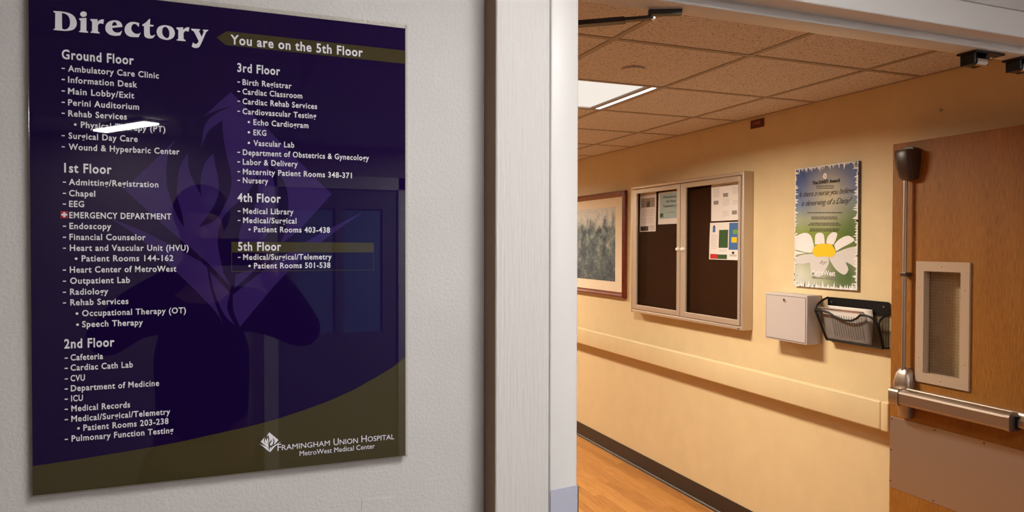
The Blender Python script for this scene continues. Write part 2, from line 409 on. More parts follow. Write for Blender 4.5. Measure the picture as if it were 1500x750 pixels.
def emblem(lift, M):
    mb = MB()
    for L in [BODY]+VEE:
        pts = [on(p.x, p.y, lift) for p in smooth_loop([q for q in L], 4)]
        pts = [M @ p for p in pts]
        for p in pts: p.y = Y0-lift
        mb.flat([pts])
    return mb
emblem(.0004, Matrix.Identity(4)).build('flame_emblem', M_LILAC, sign)['label'] = 'faint lilac flame and diamond watermark'
a, b = on(338, 134.4), on(351.5, 478.8); a2, b2 = on(394.6, 633.3), on(396.3, 662.2)
s_ = (a2.z-b2.z)/(a.z-b.z); s_x = (on(408, 644).x-on(382, 646.5).x)/(on(485.7, 284.5).x-on(182, 277.3).x)
T = Matrix.Translation((a2.x, 0, a2.z)) @ Matrix.Diagonal((s_x, 1, s_, 1)) @ Matrix.Translation((-a.x, 0, -a.z))
emblem(.0006, T).build('hospital_logo', M_WHITE, sign)['label'] = 'small white flame logo'

def line(mb, s, x, y, x1, cap=.0078, bold=.018, mark=None, mx=None, space=1.12, lift=.0008):
    o = on(x, y, lift); wd = on(x1, y, lift).x-o.x
    put_text(mb, s, lambda u, v: Vector((o.x+u, o.y, o.z+v)), wd, cap, bold=bold, space=space)
    if mark:
        q = on(mx, y, lift)
        if mark == '-': mb.flat([[Vector((q.x+i, q.y, o.z+j)) for i, j in ((0, .0027), (.0036, .0027), (.0036, .0041), (0, .0041))]])
        else: mb.flat([[Vector((q.x+.0014+.0016*math.cos(t*.5236), q.y, o.z+.0036+.0016*math.sin(t*.5236))) for t in range(12)]])
FLOORS = [
 ('Ground Floor', 90.7, 86, 196, [('Ambulatory Care Clinic', 100, 104.7, 232.7, 0), ('Information Desk', 100, 121, 201, 0), ('Main Lobby/Exit', 100, 137.7, 196.7, 0), ('Perini Auditorium', 100, 154.3, 203.7, 0),
   ('Rehab Services', 100.3, 170.3, 186, 0), ('Physical Therapy (PT)', 118.7, 187, 242.3, 108.7), ('Surgical Day Care', 100.7, 203, 201.7, 0), ('Wound & Hyperbaric Center', 100.7, 219.3, 263, 0)], 90.5),
 ('1st Floor', 94.3, 252.3, 163.7, [('Admitting/Registration', 101, 270.8, 232.1, 0), ('Chapel', 101.4, 287.2, 139.6, 0), ('EEG', 101.4, 302.9, 123.4, 0), ('EMERGENCY DEPARTMENT', 101.8, 319.4, 250.8, -1), ('Endoscopy', 102, 335.2, 163, 0),
   ('Financial Counselor', 102, 351.3, 213.4, 0), ('Heart and Vascular Unit (HVU)', 102.5, 367.3, 276.4, 0), ('Patient Rooms 144-162', 119.8, 382.8, 254, 110), ('Heart Center of MetroWest', 102.5, 399.3, 258.4, 0),
   ('Outpatient Lab', 102.9, 415.5, 190.4, 0), ('Radiology', 102.9, 431.7, 158.7, 0), ('Rehab Services', 103.3, 447.2, 188.2, 0), ('Occupational Therapy (OT)', 120.5, 463, 272.4, 111.2), ('Speech Therapy', 120.5, 479.2, 209.4, 112)], 92.3),
 ('2nd Floor', 94.3, 510.2, 167.7, [('Cafeteria', 103.6, 527.9, 151.1, 0), ('Cardiac Cath Lab', 103.6, 542.8, 194.7, 0), ('CVU', 103.6, 558.3, 124.5, 0), ('Department of Medicine', 104, 573, 233.2, 0), ('ICU', 104.4, 587.8, 121.6, 0),
   ('Medical Records', 104.7, 602.6, 190.7, 0), ('Medical/Surgical/Telemetry', 104.7, 617.7, 249.4, 0), ('Patient Rooms 203-238', 122.3, 630.6, 246.9, 113.4), ('Pulmonary Function Testing', 105.1, 646.5, 254.1, 0)], 95),
 ('3rd Floor', 347.7, 105, 410.3, [('Birth Registrar', 355.3, 124.3, 427, 0), ('Cardiac Classroom', 355.3, 138, 442.7, 0), ('Cardiac Rehab Services', 355.3, 152.3, 464.3, 0), ('Cardiovascular Testing', 355.3, 167, 463, 0), ('Echo Cardiogram', 371.3, 183, 451.7, 363),
   ('EKG', 371.3, 198, 390, 363), ('Vascular Lab', 371.3, 213.4, 431, 363), ('Department of Obstetrics & Gynecology', 355.7, 227, 540.3, 0), ('Labor & Delivery', 355.7, 241, 436, 0), ('Maternity Patient Rooms 348-371', 355.8, 255.3, 515.2, 0), ('Nursery', 355.8, 268, 392.8, 0)], 347.7),
 ('4th Floor', 347.9, 295.3, 411.2, [('Medical Library', 356.1, 312.9, 429.9, 0), ('Medical/Surgical', 356.1, 326.5, 434.2, 0), ('Patient Rooms 403-438', 372, 339.9, 483.2, 364)], 348.2),
 ('5th Floor', 348.6, 366.9, 411.9, [('Medical/Surgical/Telemetry', 356.1, 380.5, 485.7, 0), ('Patient Rooms 501-538', 372, 393.2, 483.9, 364)], 348.4)]
for h, x, y, x1, items, dx in FLOORS:
    mb = MB(); line(mb, h, x, y, x1, .0118, .022); mb.build('floor_heading', M_WHITE, sign)
    mb = MB()
    for s, lx, ly, lx1, k_ in items:
        line(mb, s, lx, ly, lx1, mark=('-' if k_ == 0 else None if k_ < 0 else 'o'), mx=dx if k_ == 0 else k_)
    mb.build('department_list', M_WHITE, sign)
mb = MB(); line(mb, 'You are on the 5th Floor', 337.7, 64.4, 531.3, .0128, .022); mb.build('lettering', M_WHITE, ban)
mb = MB()
for s, x, y, x1, cap in (('F', 406.5, 660.3, 412, .0100), ('RAMINGHAM', 412.8, 659.3, 483, .0076), ('U', 488.5, 652.2, 496, .0100), ('NION', 497.5, 651.2, 524, .0076), ('H', 529.3, 647.6, 537, .0100), ('OSPITAL', 538.5, 646.8, 577.4, .0076)):
    line(mb, s, x, y, x1, cap, .0, space=1)
line(mb, 'MetroWest Medical Center', 438.9, 667.6, 549, .0072, .0, space=1)
mb.build('hospital_name', M_WHITE, sign)
q = on(89, 319.5, .0006); q2 = on(99.7, 309.5, .0006)
cr = MB().box(q.x, q2.x, q.y, q.y+.0002, q.z, q2.z).build('emergency_cross', M_CROSS, sign); cr['label'] = 'white cross on a small red square'
cx, cz, e = (q.x+q2.x)/2, (q.z+q2.z)/2, .0033
t_ = e*.36
MB().flat([[Vector((cx+i, q.y-.0002, cz+j)) for i, j in ((-e, -t_), (-t_, -t_), (-t_, -e), (t_, -e), (t_, -t_), (e, -t_), (e, t_), (t_, t_), (t_, e), (-t_, e), (-t_, t_), (-e, t_))]]).build('cross', M_WHITE, cr)
# title letters, drawn by hand: fat serif capitals and small letters
G = [[[(52, 70, 1), (140, 77), (205, 94), (247, 127), (266, 177), (258, 215), (230, 242), (180, 252), (120, 250), (52, 243, 1), (55, 236, 1), (68, 231, 1), (70, 90, 1), (55, 79, 1)], [(130, 88, 1), (165, 98), (192, 122), (205, 165), (200, 208), (178, 234), (152, 240), (132, 231, 1)]],
     [[(298, 99), (305, 83), (328, 75), (350, 82), (358, 100), (350, 118), (328, 125), (306, 117)]],
     [[(288, 138, 1), (355, 134, 1), (354, 250, 1), (370, 261, 1), (370, 270, 1), (286, 263, 1), (288, 255, 1), (300, 249, 1), (302, 161, 1), (290, 149, 1)]],
     [[(390, 144, 1), (455, 146, 1), (458, 170, 1), (475, 155), (496, 147), (515, 150, 1), (508, 190, 1), (490, 184), (472, 186), (459, 202, 1), (459, 257, 1), (475, 269, 1), (475, 277, 1), (392, 269, 1), (392, 262, 1), (406, 255, 1), (407, 169, 1), (392, 155, 1)]],
     [[(684, 216, 1), (675, 185), (648, 162), (605, 156), (560, 168), (532, 200), (530, 245), (560, 282), (610, 297), (664, 294, 1), (682, 249, 1), (655, 267), (622, 266), (597, 250), (590, 225, 1)], [(589, 207, 1), (592, 185), (606, 171), (624, 176), (636, 202, 1)]],
     [[(832, 217, 1), (838, 182, 1), (800, 172), (758, 173), (722, 195), (704, 235), (715, 278), (748, 303), (790, 309), (832, 310, 1), (852, 267, 1), (830, 279), (800, 277), (773, 256), (765, 225), (775, 197), (795, 188), (815, 197)]],
     [[(866, 196, 1), (898, 175), (930, 143, 1), (938, 145, 1), (935, 195, 1), (970, 200, 1), (965, 213, 1), (934, 211, 1), (934, 272), (940, 291), (957, 297), (985, 285, 1), (965, 316), (930, 322), (900, 313), (884, 290), (882, 210, 1), (866, 206, 1)]],
     [[(997, 262), (1012, 220), (1050, 203), (1092, 203), (1140, 222), (1163, 268), (1150, 312), (1110, 333), (1068, 332), (1018, 310)], [(1047, 262), (1052, 230), (1072, 215), (1092, 222), (1110, 250), (1114, 285), (1106, 312), (1088, 319), (1066, 306), (1052, 285)]],
     [[(1178, 222, 1), (1238, 220, 1), (1241, 243, 1), (1258, 228), (1278, 219), (1296, 222, 1), (1289, 260, 1), (1272, 254), (1255, 256), (1242, 274, 1), (1244, 327, 1), (1262, 338, 1), (1260, 347, 1), (1180, 340, 1), (1181, 332, 1), (1195, 327, 1), (1196, 246, 1), (1180, 233, 1)]],
     [[(1313, 232, 1), (1393, 238, 1), (1394, 246, 1), (1382, 252, 1), (1409, 308, 1), (1430, 258, 1), (1419, 249, 1), (1420, 242, 1), (1470, 243, 1), (1468, 250, 1), (1450, 263, 1), (1396, 385), (1372, 406), (1342, 408), (1318, 395, 1), (1330, 357, 1), (1350, 372), (1370, 366), (1382, 345, 1), (1338, 258, 1), (1315, 243, 1)]]]
mb = MB()
for loops in G:
    mb.flat([[on(70+p.x/6.25, 5+p.y/6.25, .0006) for p in smooth_loop(L, 5)] for L in loops])
mb.build('title_lettering', M_WHITE, sign)

# ================================================================== CORRIDOR WALL
# handrail
mb = MB(); mb.box(2.75, 2.787, 2.40, 9.0, .832, .966, .009, 4)
hr = tag(mb.build('handrail', M_RAIL, smooth=True), 'long cream wall handrail running below the notice cabinet', 'handrail')
MB().box(2.7495, 2.826, 2.358, 2.3985, .831, .967, .007, 3).build('end_cap', M_RAIL, hr, smooth=True)
for y in (2.7, 3.9, 5.1, 6.3, 7.5, 8.7): MB().box(2.78, WALL, y-.04, y+.04, .86, .94, .004).build('bracket', M_RAIL, hr)

# notice cabinet
CZ0, CZ1, CY0, CY1 = 1.179, 2.110, 3.356, 4.612
cab = thing('display_cabinet', (WALL, 3.98, CZ0), 'aluminium notice cabinet with two glazed doors and dark brown backing', 'cabinet')
mb = MB(); XF = 2.758
t_ = .022
mb.box(XF, WALL-.001, CY0, CY0+t_, CZ0, CZ1, .004, 3); mb.box(XF, WALL-.001, CY1-t_, CY1, CZ0, CZ1, .004, 3)
mb.box(XF, WALL-.001, CY0+t_-.003, CY1-t_+.003, CZ1-t_, CZ1-.0003, .004, 3); mb.box(XF, WALL-.001, CY0+t_-.003, CY1-t_+.003, CZ0+.0003, CZ0+t_, .004, 3)
mb.build('case', M_ALU, cab, smooth=True)
MB().box(2.806, 2.826, CY0+t_, CY1-t_, CZ0+t_, CZ1-t_).build('backing_board', M_CORK, cab)
MB().box(XF-.0008, XF+.002, 3.385, 3.40, CZ0+.006, CZ0+.011).build('maker_mark', M_BLACK, cab)
for y0, y1, g0, g1, ky in ((3.985, 4.586, 4.021, 4.53, 4.003), (3.382, 3.978, 3.402, 3.92, 3.949)):
    d0, d1 = CZ0+t_+.004, CZ1-t_-.004; gz0, gz1 = 1.238, 2.053
    mb = MB(); xa, xb = 2.755, 2.768
    mb.box(xa, xb, y0, g0, d0, d1, .002); mb.box(xa, xb, g1, y1, d0, d1, .002)
    mb.box(xa, xb, g0-.002, g1+.002, d0, gz0, .002); mb.box(xa, xb, g0-.002, g1+.002, gz1, d1, .002)
    dr = mb.build('door', M_ALU, cab)
    MB().box(2.761, 2.764, g0-.004, g1+.004, gz0-.004, gz1+.004).build('glass', M_GLASS, dr)
    mb = MB(); mb.cyl((2.756, ky, 1.65), (2.744, ky, 1.65), .014, .012, 16).sphere((2.744, ky, 1.65), .012, (.6, 1, 1)); mb.build('lock_knob', M_KNOB, dr, smooth=True)

def sheet(name, y0, y1, z0, z1, x, label, group='notices pinned in the glazed cabinet', curl=.004):
    root = thing(name, (x, (y0+y1)/2, z0), label, 'paper', group)
    ph = random.uniform(0, 3)
    bow = lambda u, v: curl*(1-v)**2*math.sin(u*2+ph)*.8+curl*.3*math.sin(v*3+ph)
    o = MB().grid(lambda u, v: Vector((x-.001-abs(bow(u, v)), y0+(y1-y0)*u, z0+(z1-z0)*v)), 8, 10).build('sheet', M_PAPER, root, solid=.0006)
    def pr(nm, u0, u1, v0, v1, M, seg=8):     # u from the sheet's left edge, v from its foot
        return MB().grid(lambda a, b: Vector((x-.0018-abs(bow(1-(u0+(u1-u0)*a), v0+(v1-v0)*b)), y1+(y0-y1)*(u0+(u1-u0)*a), z0+(z1-z0)*(v0+(v1-v0)*b))), seg, seg).build(nm, M, root)
    def tx(nm, s, u0, u1, v0, cap, M, bold=.02, shear=0):
        mb = MB(); yy = y1+(y0-y1)*u0
        put_text(mb, s, lambda a, b: Vector((x-.0022-abs(bow(1-u0-a/(y1-y0), v0)), yy-a, z0+(z1-z0)*v0+b)), (u1-u0)*(y1-y0), cap, bold=bold, shear=shear)
        return mb.build(nm, M, root)
    return root, pr, tx
PX = 2.805
def lines(pr, u0, u1, vs_, M, h=.008):
    for v in vs_: pr('text_line', u0, u1, v, v+h, M, 4)
r, pr, tx = sheet('notice_sheet', 4.345, 4.56, 1.775, 2.058, PX, 'tall notice with a dark photograph and black caption box, leftmost in the cabinet')
pr('photograph', .08, .92, .62, .86, mat('sepia_print', srgb(170, 150, 136), .6)); pr('figure', .42, .62, .63, .82, M_INK); pr('figure', .10, .24, .64, .78, M_GREY); pr('figure', .74, .86, .64, .80, M_GREY)
pr('caption_box', .04, .56, .02, .14, M_INK); lines(pr, .12, .88, (.92, .56, .52, .48, .44, .40, .34, .30, .26, .22), M_FAINT, .012); lines(pr, .62, .94, (.05, .09, .13), M_GREY, .012)
r, pr, tx = sheet('notice_sheet', 4.022, 4.315, 1.823, 2.048, PX, 'pale teal welcome notice, second from the left in the cabinet')
pr('teal_panel', .06, .97, .17, .95, M_TEAL)
tx('lettering', 'Welcome to the', .20, .90, .80, .017, M_INK); tx('lettering', '5th Floor', .34, .74, .66, .017, M_INK); tx('lettering', 'Telemetry Unit', .20, .92, .52, .017, M_INK)
mb_ = pr('leaf_mark', .08, .22, .22, .34, M_GREEN); lines(pr, .32, .70, (.36, .33), M_GREY, .012); pr('leaf_mark', .78, .90, .24, .36, M_GREEN)
r, pr, tx = sheet('notice_sheet', 3.452, 3.716, 1.828, 2.062, PX, 'white flow chart notice with three grey boxes, upper right in the cabinet')
for u, v in ((.52, .67), (.17, .49), (.84, .20)): pr('grey_box', u-.08, u+.10, v-.05, v+.05, M_GREY)
lines(pr, .35, .75, (.92,), M_GREY, .015); lines(pr, .08, .30, (.84, .80, .76, .72, .68, .64), M_FAINT, .012); lines(pr, .42, .66, (.56, .52, .48, .44, .40, .24, .20, .16, .12), M_FAINT, .012); lines(pr, .78, .96, (.84, .80, .76, .72, .68, .5, .46, .42), M_FAINT, .012)
r, pr, tx = sheet('notice_sheet', 3.455, 3.728, 1.588, 1.818, PX, 'colourful newsletter page with green, red and blue blocks, lower right in the cabinet', curl=.008)
pr('green_block', .34, .66, .32, .80, M_GREEN); pr('red_block', .04, .31, .02, .15, M_RED); pr('green_strip', .31, .64, .02, .14, M_GREEN)
pr('blue_block', .69, .99, .27, .98, M_BLUE); pr('yellow_block', .78, .96, .46, .60, M_YEL); pr('green_patch', .82, .99, .68, .80, mat('leaf_print', srgb(110, 160, 80), .6))
pr('portrait', .11, .20, .74, .90, M_BLUE); pr('portrait', .13, .18, .86, .93, M_CORK); lines(pr, .05, .29, (.66, .62, .58, .54, .50, .46, .42, .38, .34, .30), M_FAINT, .012); lines(pr, .36, .62, (.26, .22), M_FAINT, .012)
pr('crest', .80, .88, .16, .22, M_INK); lines(pr, .72, .96, (.13, .10), M_GREY, .014)

# framed landscape
fr = thing('framed_picture', (WALL, 5.4, 1.26), 'framed garden landscape in a dark red wood frame, left of the notice cabinet', 'picture')
FY0, FY1, FZ0, FZ1, FB = 4.785, 6.15, 1.26, 2.10, .046
mb = MB()
prof = [(0, 0), (0, .022), (.008, .034), (.020, .036), (.034, .028), (.046, .016), (.046, 0)]
cor = [(FY0, FZ0, 1, 1), (FY1, FZ0, -1, 1), (FY1, FZ1, -1, -1), (FY0, FZ1, 1, -1)]
R = [[mb.bm.verts.new((WALL-.002-h, y+sy*i, z+sz*i)) for i, h in prof] for y, z, sy, sz in cor]
for i in range(4):
    A, B = R[i], R[(i+1) % 4]
    for j in range(len(prof)): mb.bm.faces.new((A[j], A[(j+1) % len(prof)], B[(j+1) % len(prof)], B[j]))
mb.build('frame', M_MAHOG, fr)
MB().box(WALL-.016, WALL-.003, FY0+FB-.004, FY1-FB+.004, FZ0+FB-.004, FZ1-FB+.004).build('mat_board', M_MAT, fr)
M_ART = mat('painted_landscape', (.3, .35, .3), .6); k = NT(M_ART)
v = k.coord(); sp = k.n('ShaderNodeSeparateXYZ'); k.l(v, sp.inputs[0])
n1 = k.noise(k.coord((1, .8, 1), loc=(2, 4, 1)), 11, 6, .72); n2 = k.noise(k.coord((1, 1.6, .8), loc=(3, 1, 2)), 7, 4, .6); n3 = k.noise(k.coord((1, 1, 2.2), loc=(0, 5, 0)), 30, 4, .7)
leaf = k.ramp(n1, [(.32, srgb(26, 34, 46)), (.44, srgb(58, 78, 98)), (.53, srgb(104, 126, 130)), (.60, srgb(150, 156, 150)), (.68, srgb(226, 214, 196))])
sky = k.ramp(n3, [(.3, srgb(176, 196, 208)), (.7, srgb(232, 222, 206))])
mr = k.n('ShaderNodeMapRange'); k.l(sp.outputs['Z'], mr.inputs['Value'])
for nm, vv in (('From Min', .42), ('From Max', .78), ('To Min', 0), ('To Max', 1)): mr.inputs[nm].default_value = vv
ad = k.n('ShaderNodeMath', operation='MULTIPLY'); k.l(mr.outputs[0], ad.inputs[0]); k.l(n2, ad.inputs[1])
sk = k.ramp(ad.outputs[0], [(.17, (0, 0, 0, 1)), (.27, (1, 1, 1, 1))])
c = k.mix(sk, leaf, sky)
mr2 = k.n('ShaderNodeMapRange'); k.l(sp.outputs['Z'], mr2.inputs['Value'])
for nm, vv in (('From Min', .10), ('From Max', .50), ('To Min', .9), ('To Max', 0)): mr2.inputs[nm].default_value = vv
pool = k.ramp(n3, [(.35, srgb(30, 40, 52)), (.6, srgb(72, 88, 100)), (.72, srgb(180, 190, 186))])
k.col(k.mix(mr2.outputs[0], c, pool))
MB().box(WALL-.0175, WALL-.0155, 4.945, 6.0, 1.386, 1.98).build('painting', M_ART, fr)

# daisy poster on a thin board
po = thing('award_poster', (2.823, 2.8, 1.459), 'daisy flower poster with ragged white edge above the grey box and wall file', 'poster')
QY0, QY1, QZ0, QZ1, QX = 2.595, 3.011, 1.459, 2.088, 2.816
QW, QH = QY1-QY0, QZ1-QZ0
M_BG = mat('blurred_meadow_print', (.3, .3, .3), .35); k = NT(M_BG)
v = k.coord(); sp = k.n('ShaderNodeSeparateXYZ'); k.l(v, sp.inputs[0])
def rng(k, sock, a, b):
    x = k.n('ShaderNodeMapRange', interpolation_type='SMOOTHSTEP'); k.l(sock, x.inputs['Value']); x.inputs['From Min'].default_value = a; x.inputs['From Max'].default_value = b; return x.outputs[0]
n1 = k.noise(v, 5, 2)
base = k.ramp(rng(k, sp.outputs['Z'], .0, QH), [(0, srgb(196, 200, 170)), (.22, srgb(120, 140, 60)), (.42, srgb(140, 160, 60)), (.60, srgb(170, 176, 150)), (.78, srgb(100, 126, 176)), (1, srgb(44, 72, 148))])
def blob(y, z, r, soft):
    a = k.n('ShaderNodeVectorMath', operation='DISTANCE'); k.l(v, a.inputs[0]); a.inputs[1].default_value = (0, y, z)
    return rng(k, a.outputs['Value'], r+soft, max(0, r-soft)+.0001)
c = k.mix(blob(-.02, .47, .09, .13), base, srgb(196, 186, 160))
c = k.mix(blob(-.19, .30, .10, .12), c, srgb(74, 104, 34))
c = k.mix(blob(-.13, .06, .10, .08), c, srgb(52, 92, 32))
c = k.mix(blob(.20, .02, .10, .10), c, srgb(214, 214, 206))
k.col(k.mix(.15, c, k.ramp(n1, [(.3, srgb(60, 80, 60)), (.7, srgb(220, 220, 190))])))
MB().box(QX, WALL-.001, QY0, QY1, QZ0, QZ1).build('board', M_BG, po)
M_PETAL = mat('white_petal_print', srgb(240, 238, 240), .35)
def q_(u, v, lift): return Vector((QX-lift, QY1-u*QW, QZ0+v*QH))      # u from the left, v from the foot
def qpx(x, y, lift): p = at(x, y, 0, QX); p.x = QX-lift; return p
PP = lambda pts: [(1155+x/6.818, 325+y/6.818) + ((c_,) if c_ else ()) for x, y, *c in pts for c_ in (c[0] if c else 0,)]
M_SOFT = mat('soft_petal_print', srgb(216, 213, 212), .35)
petals = [[(64, 275, 1), (64, 160), (100, 130), (170, 110), (225, 140), (255, 235, 1), (244, 300), (180, 305)],
          [(265, 225, 1), (268, 140), (290, 112), (330, 110), (355, 135), (364, 222, 1)],
          [(378, 212, 1), (390, 155), (420, 118), (455, 103), (487, 118), (478, 165), (452, 225, 1), (420, 226)],
          [(458, 232, 1), (490, 190), (550, 150), (605, 140), (650, 165), (655, 190), (600, 225), (540, 255), (475, 296, 1)],
          [(478, 305, 1), (560, 272), (640, 250), (684, 250, 1), (684, 470, 1), (630, 430), (575, 405), (600, 470), (580, 515), (545, 525), (480, 480), (430, 410), (400, 350, 1)],
          [(246, 318, 1), (160, 326), (100, 345), (76, 385), (100, 415), (160, 420), (215, 410), (225, 470), (300, 560), (400, 430), (400, 345, 1), (300, 345)],
          [(62, 290, 1), (62, 330, 1), (110, 322), (180, 312, 1)]]
fl = None
for i, L in enumerate(petals):
    pts = [qpx(p.x, p.y, .0006+.0001*i) for p in smooth_loop(PP(L), 5)]
    for p in pts: p.y = min(max(p.y, QY0), QY1)
    o = MB().flat([pts]).build('petal', M_SOFT if i in (4, 5) else M_PETAL, po)
eye_ = [(242, 295), (255, 255), (290, 228), (330, 218), (420, 222), (445, 245), (475, 300), (452, 335), (430, 352), (360, 345), (290, 350), (255, 330)]
MB().flat([[qpx(p.x, p.y, .0016) for p in smooth_loop(PP(eye_), 5)]]).build('flower_eye', M_YEL, po)['label'] = 'yellow centre of the daisy'
mb = MB()                                                       # ragged white border, cut like grass blades
def blades(n, f):
    for i in range(n):
        a = (i+random.uniform(-.3, .3))/n; w_ = random.uniform(.6, 1.5)/n; h = random.uniform(.3, 1)
        if random.random() < .12: continue
        mb.flat([[f(max(a, 0), 0), f(min(a+w_, 1), 0), f(min(max(a+w_*random.uniform(.1, .9), 0), 1), h)]])
blades(30, lambda a, h: q_(a, 1-.062*h, .0019)); blades(30, lambda a, h: q_(a, .062*h, .0019)); blades(22, lambda a, h: q_(a, .04*h, .0020))
blades(44, lambda a, h: q_(.075*h, a, .0019)); blades(44, lambda a, h: q_(1-.085*h, a, .0019)); blades(30, lambda a, h: q_(1-.05*h, a, .0020))
for f in ((0, 1, .993, 1), (0, 1, 0, .008), (0, .012, 0, 1), (.988, 1, 0, 1)):
    mb.flat([[q_(f[0], f[2], .0018), q_(f[1], f[2], .0018), q_(f[1], f[3], .0018), q_(f[0], f[3], .0018)]])
mb.build('ragged_border', M_PETAL, po)
M_SCRIPT = mat('slate_script_print', srgb(58, 56, 66), .5)
def ptext(nm, s, x, y, x1, cap, M, **kw):
    p = qpx(x, y, .0022); wd = p.y-qpx(x1, y, .002).y; mb = MB()
    put_text(mb, s, lambda u, v: Vector((p.x, p.y-u, p.z+v)), wd, cap, **kw); return mb.build(nm, M, po)
ptext('title_lettering', 'The DAISY Award', 1190, 270.5, 1230, .017, M_INK, bold=.035)
ptext('script_lettering', 'Is there a nurse you believe', 1171, 289, 1252, .029, M_SCRIPT, bold=-.01, shear=.45, space=.9)
ptext('script_lettering', 'is deserving of a Daisy?', 1174, 302, 1248, .029, M_SCRIPT, bold=-.01, shear=.45, space=.9)
for x, x1, y in ((1196, 1222, 273), (1196, 1222, 276), (1183, 1234, 312), (1189, 1227, 318.5), (1189, 1227, 321), (1187, 1229, 327.5), (1184, 1232, 330), (1187, 1230, 336), (1186, 1228, 338.5)):
    x_ = x; mb = MB()
    while x_ < x1:
        e_ = min(x_+random.uniform(2, 5), x1)
        a, b = qpx(x_, y, .002), qpx(e_, y, .002)
        mb.flat([[a, b, b+Vector((0, 0, .0035)), a+Vector((0, 0, .0035))]]); x_ = e_+.8
    mb.build('small_print', M_INK, po)
ptext('script_lettering', 'by', 1201, 386, 1212, .018, M_GREY, bold=-.01, shear=.5)
ptext('hospital_name', 'MetroWest', 1189, 402.5, 1224, .026, M_PETAL, bold=.03)
ptext('hospital_name', 'MEDICAL CENTER', 1190, 407.5, 1224, .009, M_GREY, bold=.02)
c0 = qpx(1209, 258, .002)
MB().flat([[c0+Vector((0, .013*(1+.18*math.cos(t*math.pi/4*2.5))*math.cos(t*math.pi/20), .015*(1+.15*math.cos(t*math.pi/2))*math.sin(t*math.pi/20))) for t in range(40)]]).build('small_daisy', M_PETAL, po)
c0.x -= .0003
MB().flat([[c0+Vector((0, .004*math.cos(t*.5236), .0045*math.sin(t*.5236))) for t in range(12)]]).build('small_daisy_eye', mat('orange_print', srgb(214, 110, 40), .5), po)

# small grey lock box
ml = thing('lock_box', (WALL, 2.98, 1.165), 'pale grey metal lock box with keyhole, left of the black wall file', 'box')
LY0, LY1, LZ0, LZ1, LX = 2.832, 3.138, 1.166, 1.420, 2.732
mb = MB(); mb.box(LX, WALL-.001, LY0, LY1, LZ0, LZ1, .003, 3); mb.build('body', M_MAIL, ml, smooth=True)
d = MB().box(LX-.0022, LX+.001, LY0+.010, LY1-.010, LZ0+.010, LZ1-.014, .0015).build('door', M_MAIL, ml)
mb = MB(); g0 = .0032
for y0, y1, z0, z1 in ((LY0+.010-g0, LY0+.010, LZ0+.008, LZ1-.012), (LY1-.010, LY1-.010+g0, LZ0+.008, LZ1-.012), (LY0+.010, LY1-.010, LZ1-.014, LZ1-.014+g0), (LY0+.010, LY1-.010, LZ0+.010-g0, LZ0+.010)):
    mb.box(LX-.0006, LX+.002, y0, y1, z0, z1)
mb.build('door_gap', mat('grey_gap', srgb(112, 102, 98), .6), ml)
mb = MB(); mb.cyl((LX-.001, 2.988, 1.387), (LX-.008, 2.988, 1.387), .0095, .008, 20); lk = mb.build('lock', M_BRIGHT, d, smooth=True)

# black wire wall file with papers
wf = thing('wall_file', (WALL, 2.6, 1.198), 'black wire mesh wall file holding paper forms, between grey box and door', 'wall file')
def meshmat(name, dens):
    M = bpy.data.materials.new(name); M.use_nodes = True; t = M.node_tree; b = t.nodes['Principled BSDF']
    b.inputs['Base Color'].default_value = srgb(22, 16, 16); b.inputs['Roughness'].default_value = .5
    k = NT(M); sp = k.n('ShaderNodeSeparateXYZ'); tc = k.n('ShaderNodeTexCoord'); k.l(tc.outputs['Object'], sp.inputs[0])
    def bars(sock):
        a = k.n('ShaderNodeMath', operation='MULTIPLY'); a.inputs[1].default_value = 420; k.l(sock, a.inputs[0])
        f = k.n('ShaderNodeMath', operation='FRACT'); k.l(a.outputs[0], f.inputs[0])
        g = k.n('ShaderNodeMath', operation='LESS_THAN'); g.inputs[1].default_value = dens; k.l(f.outputs[0], g.inputs[0]); return g.outputs[0]
    ad = k.n('ShaderNodeMath', operation='ADD'); k.l(sp.outputs['X'], ad.inputs[0]); k.l(sp.outputs['Y'], ad.inputs[1])
    mx = k.n('ShaderNodeMath', operation='MAXIMUM'); k.l(bars(ad.outputs[0]), mx.inputs[0]); k.l(bars(sp.outputs['Z']), mx.inputs[1])
    tr = k.n('ShaderNodeBsdfTransparent'); mi = k.n('ShaderNodeMixShader'); k.l(mx.outputs[0], mi.inputs[0]); k.l(tr.outputs[0], mi.inputs[1]); k.l(b.outputs[0], mi.inputs[2])
    k.l(mi.outputs[0], t.nodes['Material Output'].inputs[0]); return M
M_MESH = meshmat('black_wire_mesh', .30)
def rrect(y0, y1, z0, z1, r, x, n=5):
    P = []
    for cy, cz, a0 in ((y1-r, z1-r, 0), (y0+r, z1-r, 90), (y0+r, z0+r, 180), (y1-r, z0+r, 270)):
        for i in range(n+1):
            a = math.radians(a0+90*i/n); P.append(Vector((x, cy+r*math.cos(a), cz+r*math.sin(a))))
    return P
WY0, WY1 = 2.418, 2.783
fx = lambda z: 2.785-(z-1.203)/(1.352-1.203)*.048
MB().prism(rrect(WY0, WY1, 1.352, 1.416, .012, 2.826), (-.006, 0, 0)).build('back_panel', M_BLACKWIRE, wf)
MB().flat([[(2.824, WY0, 1.20), (2.824, WY1, 1.20), (2.824, WY1, 1.355), (2.824, WY0, 1.355)]]).build('back_mesh', M_MESH, wf)
for y in (2.755, 2.445): MB().cyl((2.821, y, 1.392), (2.816, y, 1.392), .005, n=12).build('mounting_screw', M_BRIGHT, wf)
top = [(WY1, 1.352), (2.74, 1.352), (2.70, 1.347), (2.66, 1.328), (2.61, 1.316), (2.565, 1.318), (2.53, 1.333), (2.505, 1.351), (2.47, 1.352), (2.445, 1.346), (WY0+.012, 1.335), (WY0, 1.31)]
TL = [Vector((fx(z), y, z)) for y, z in top]
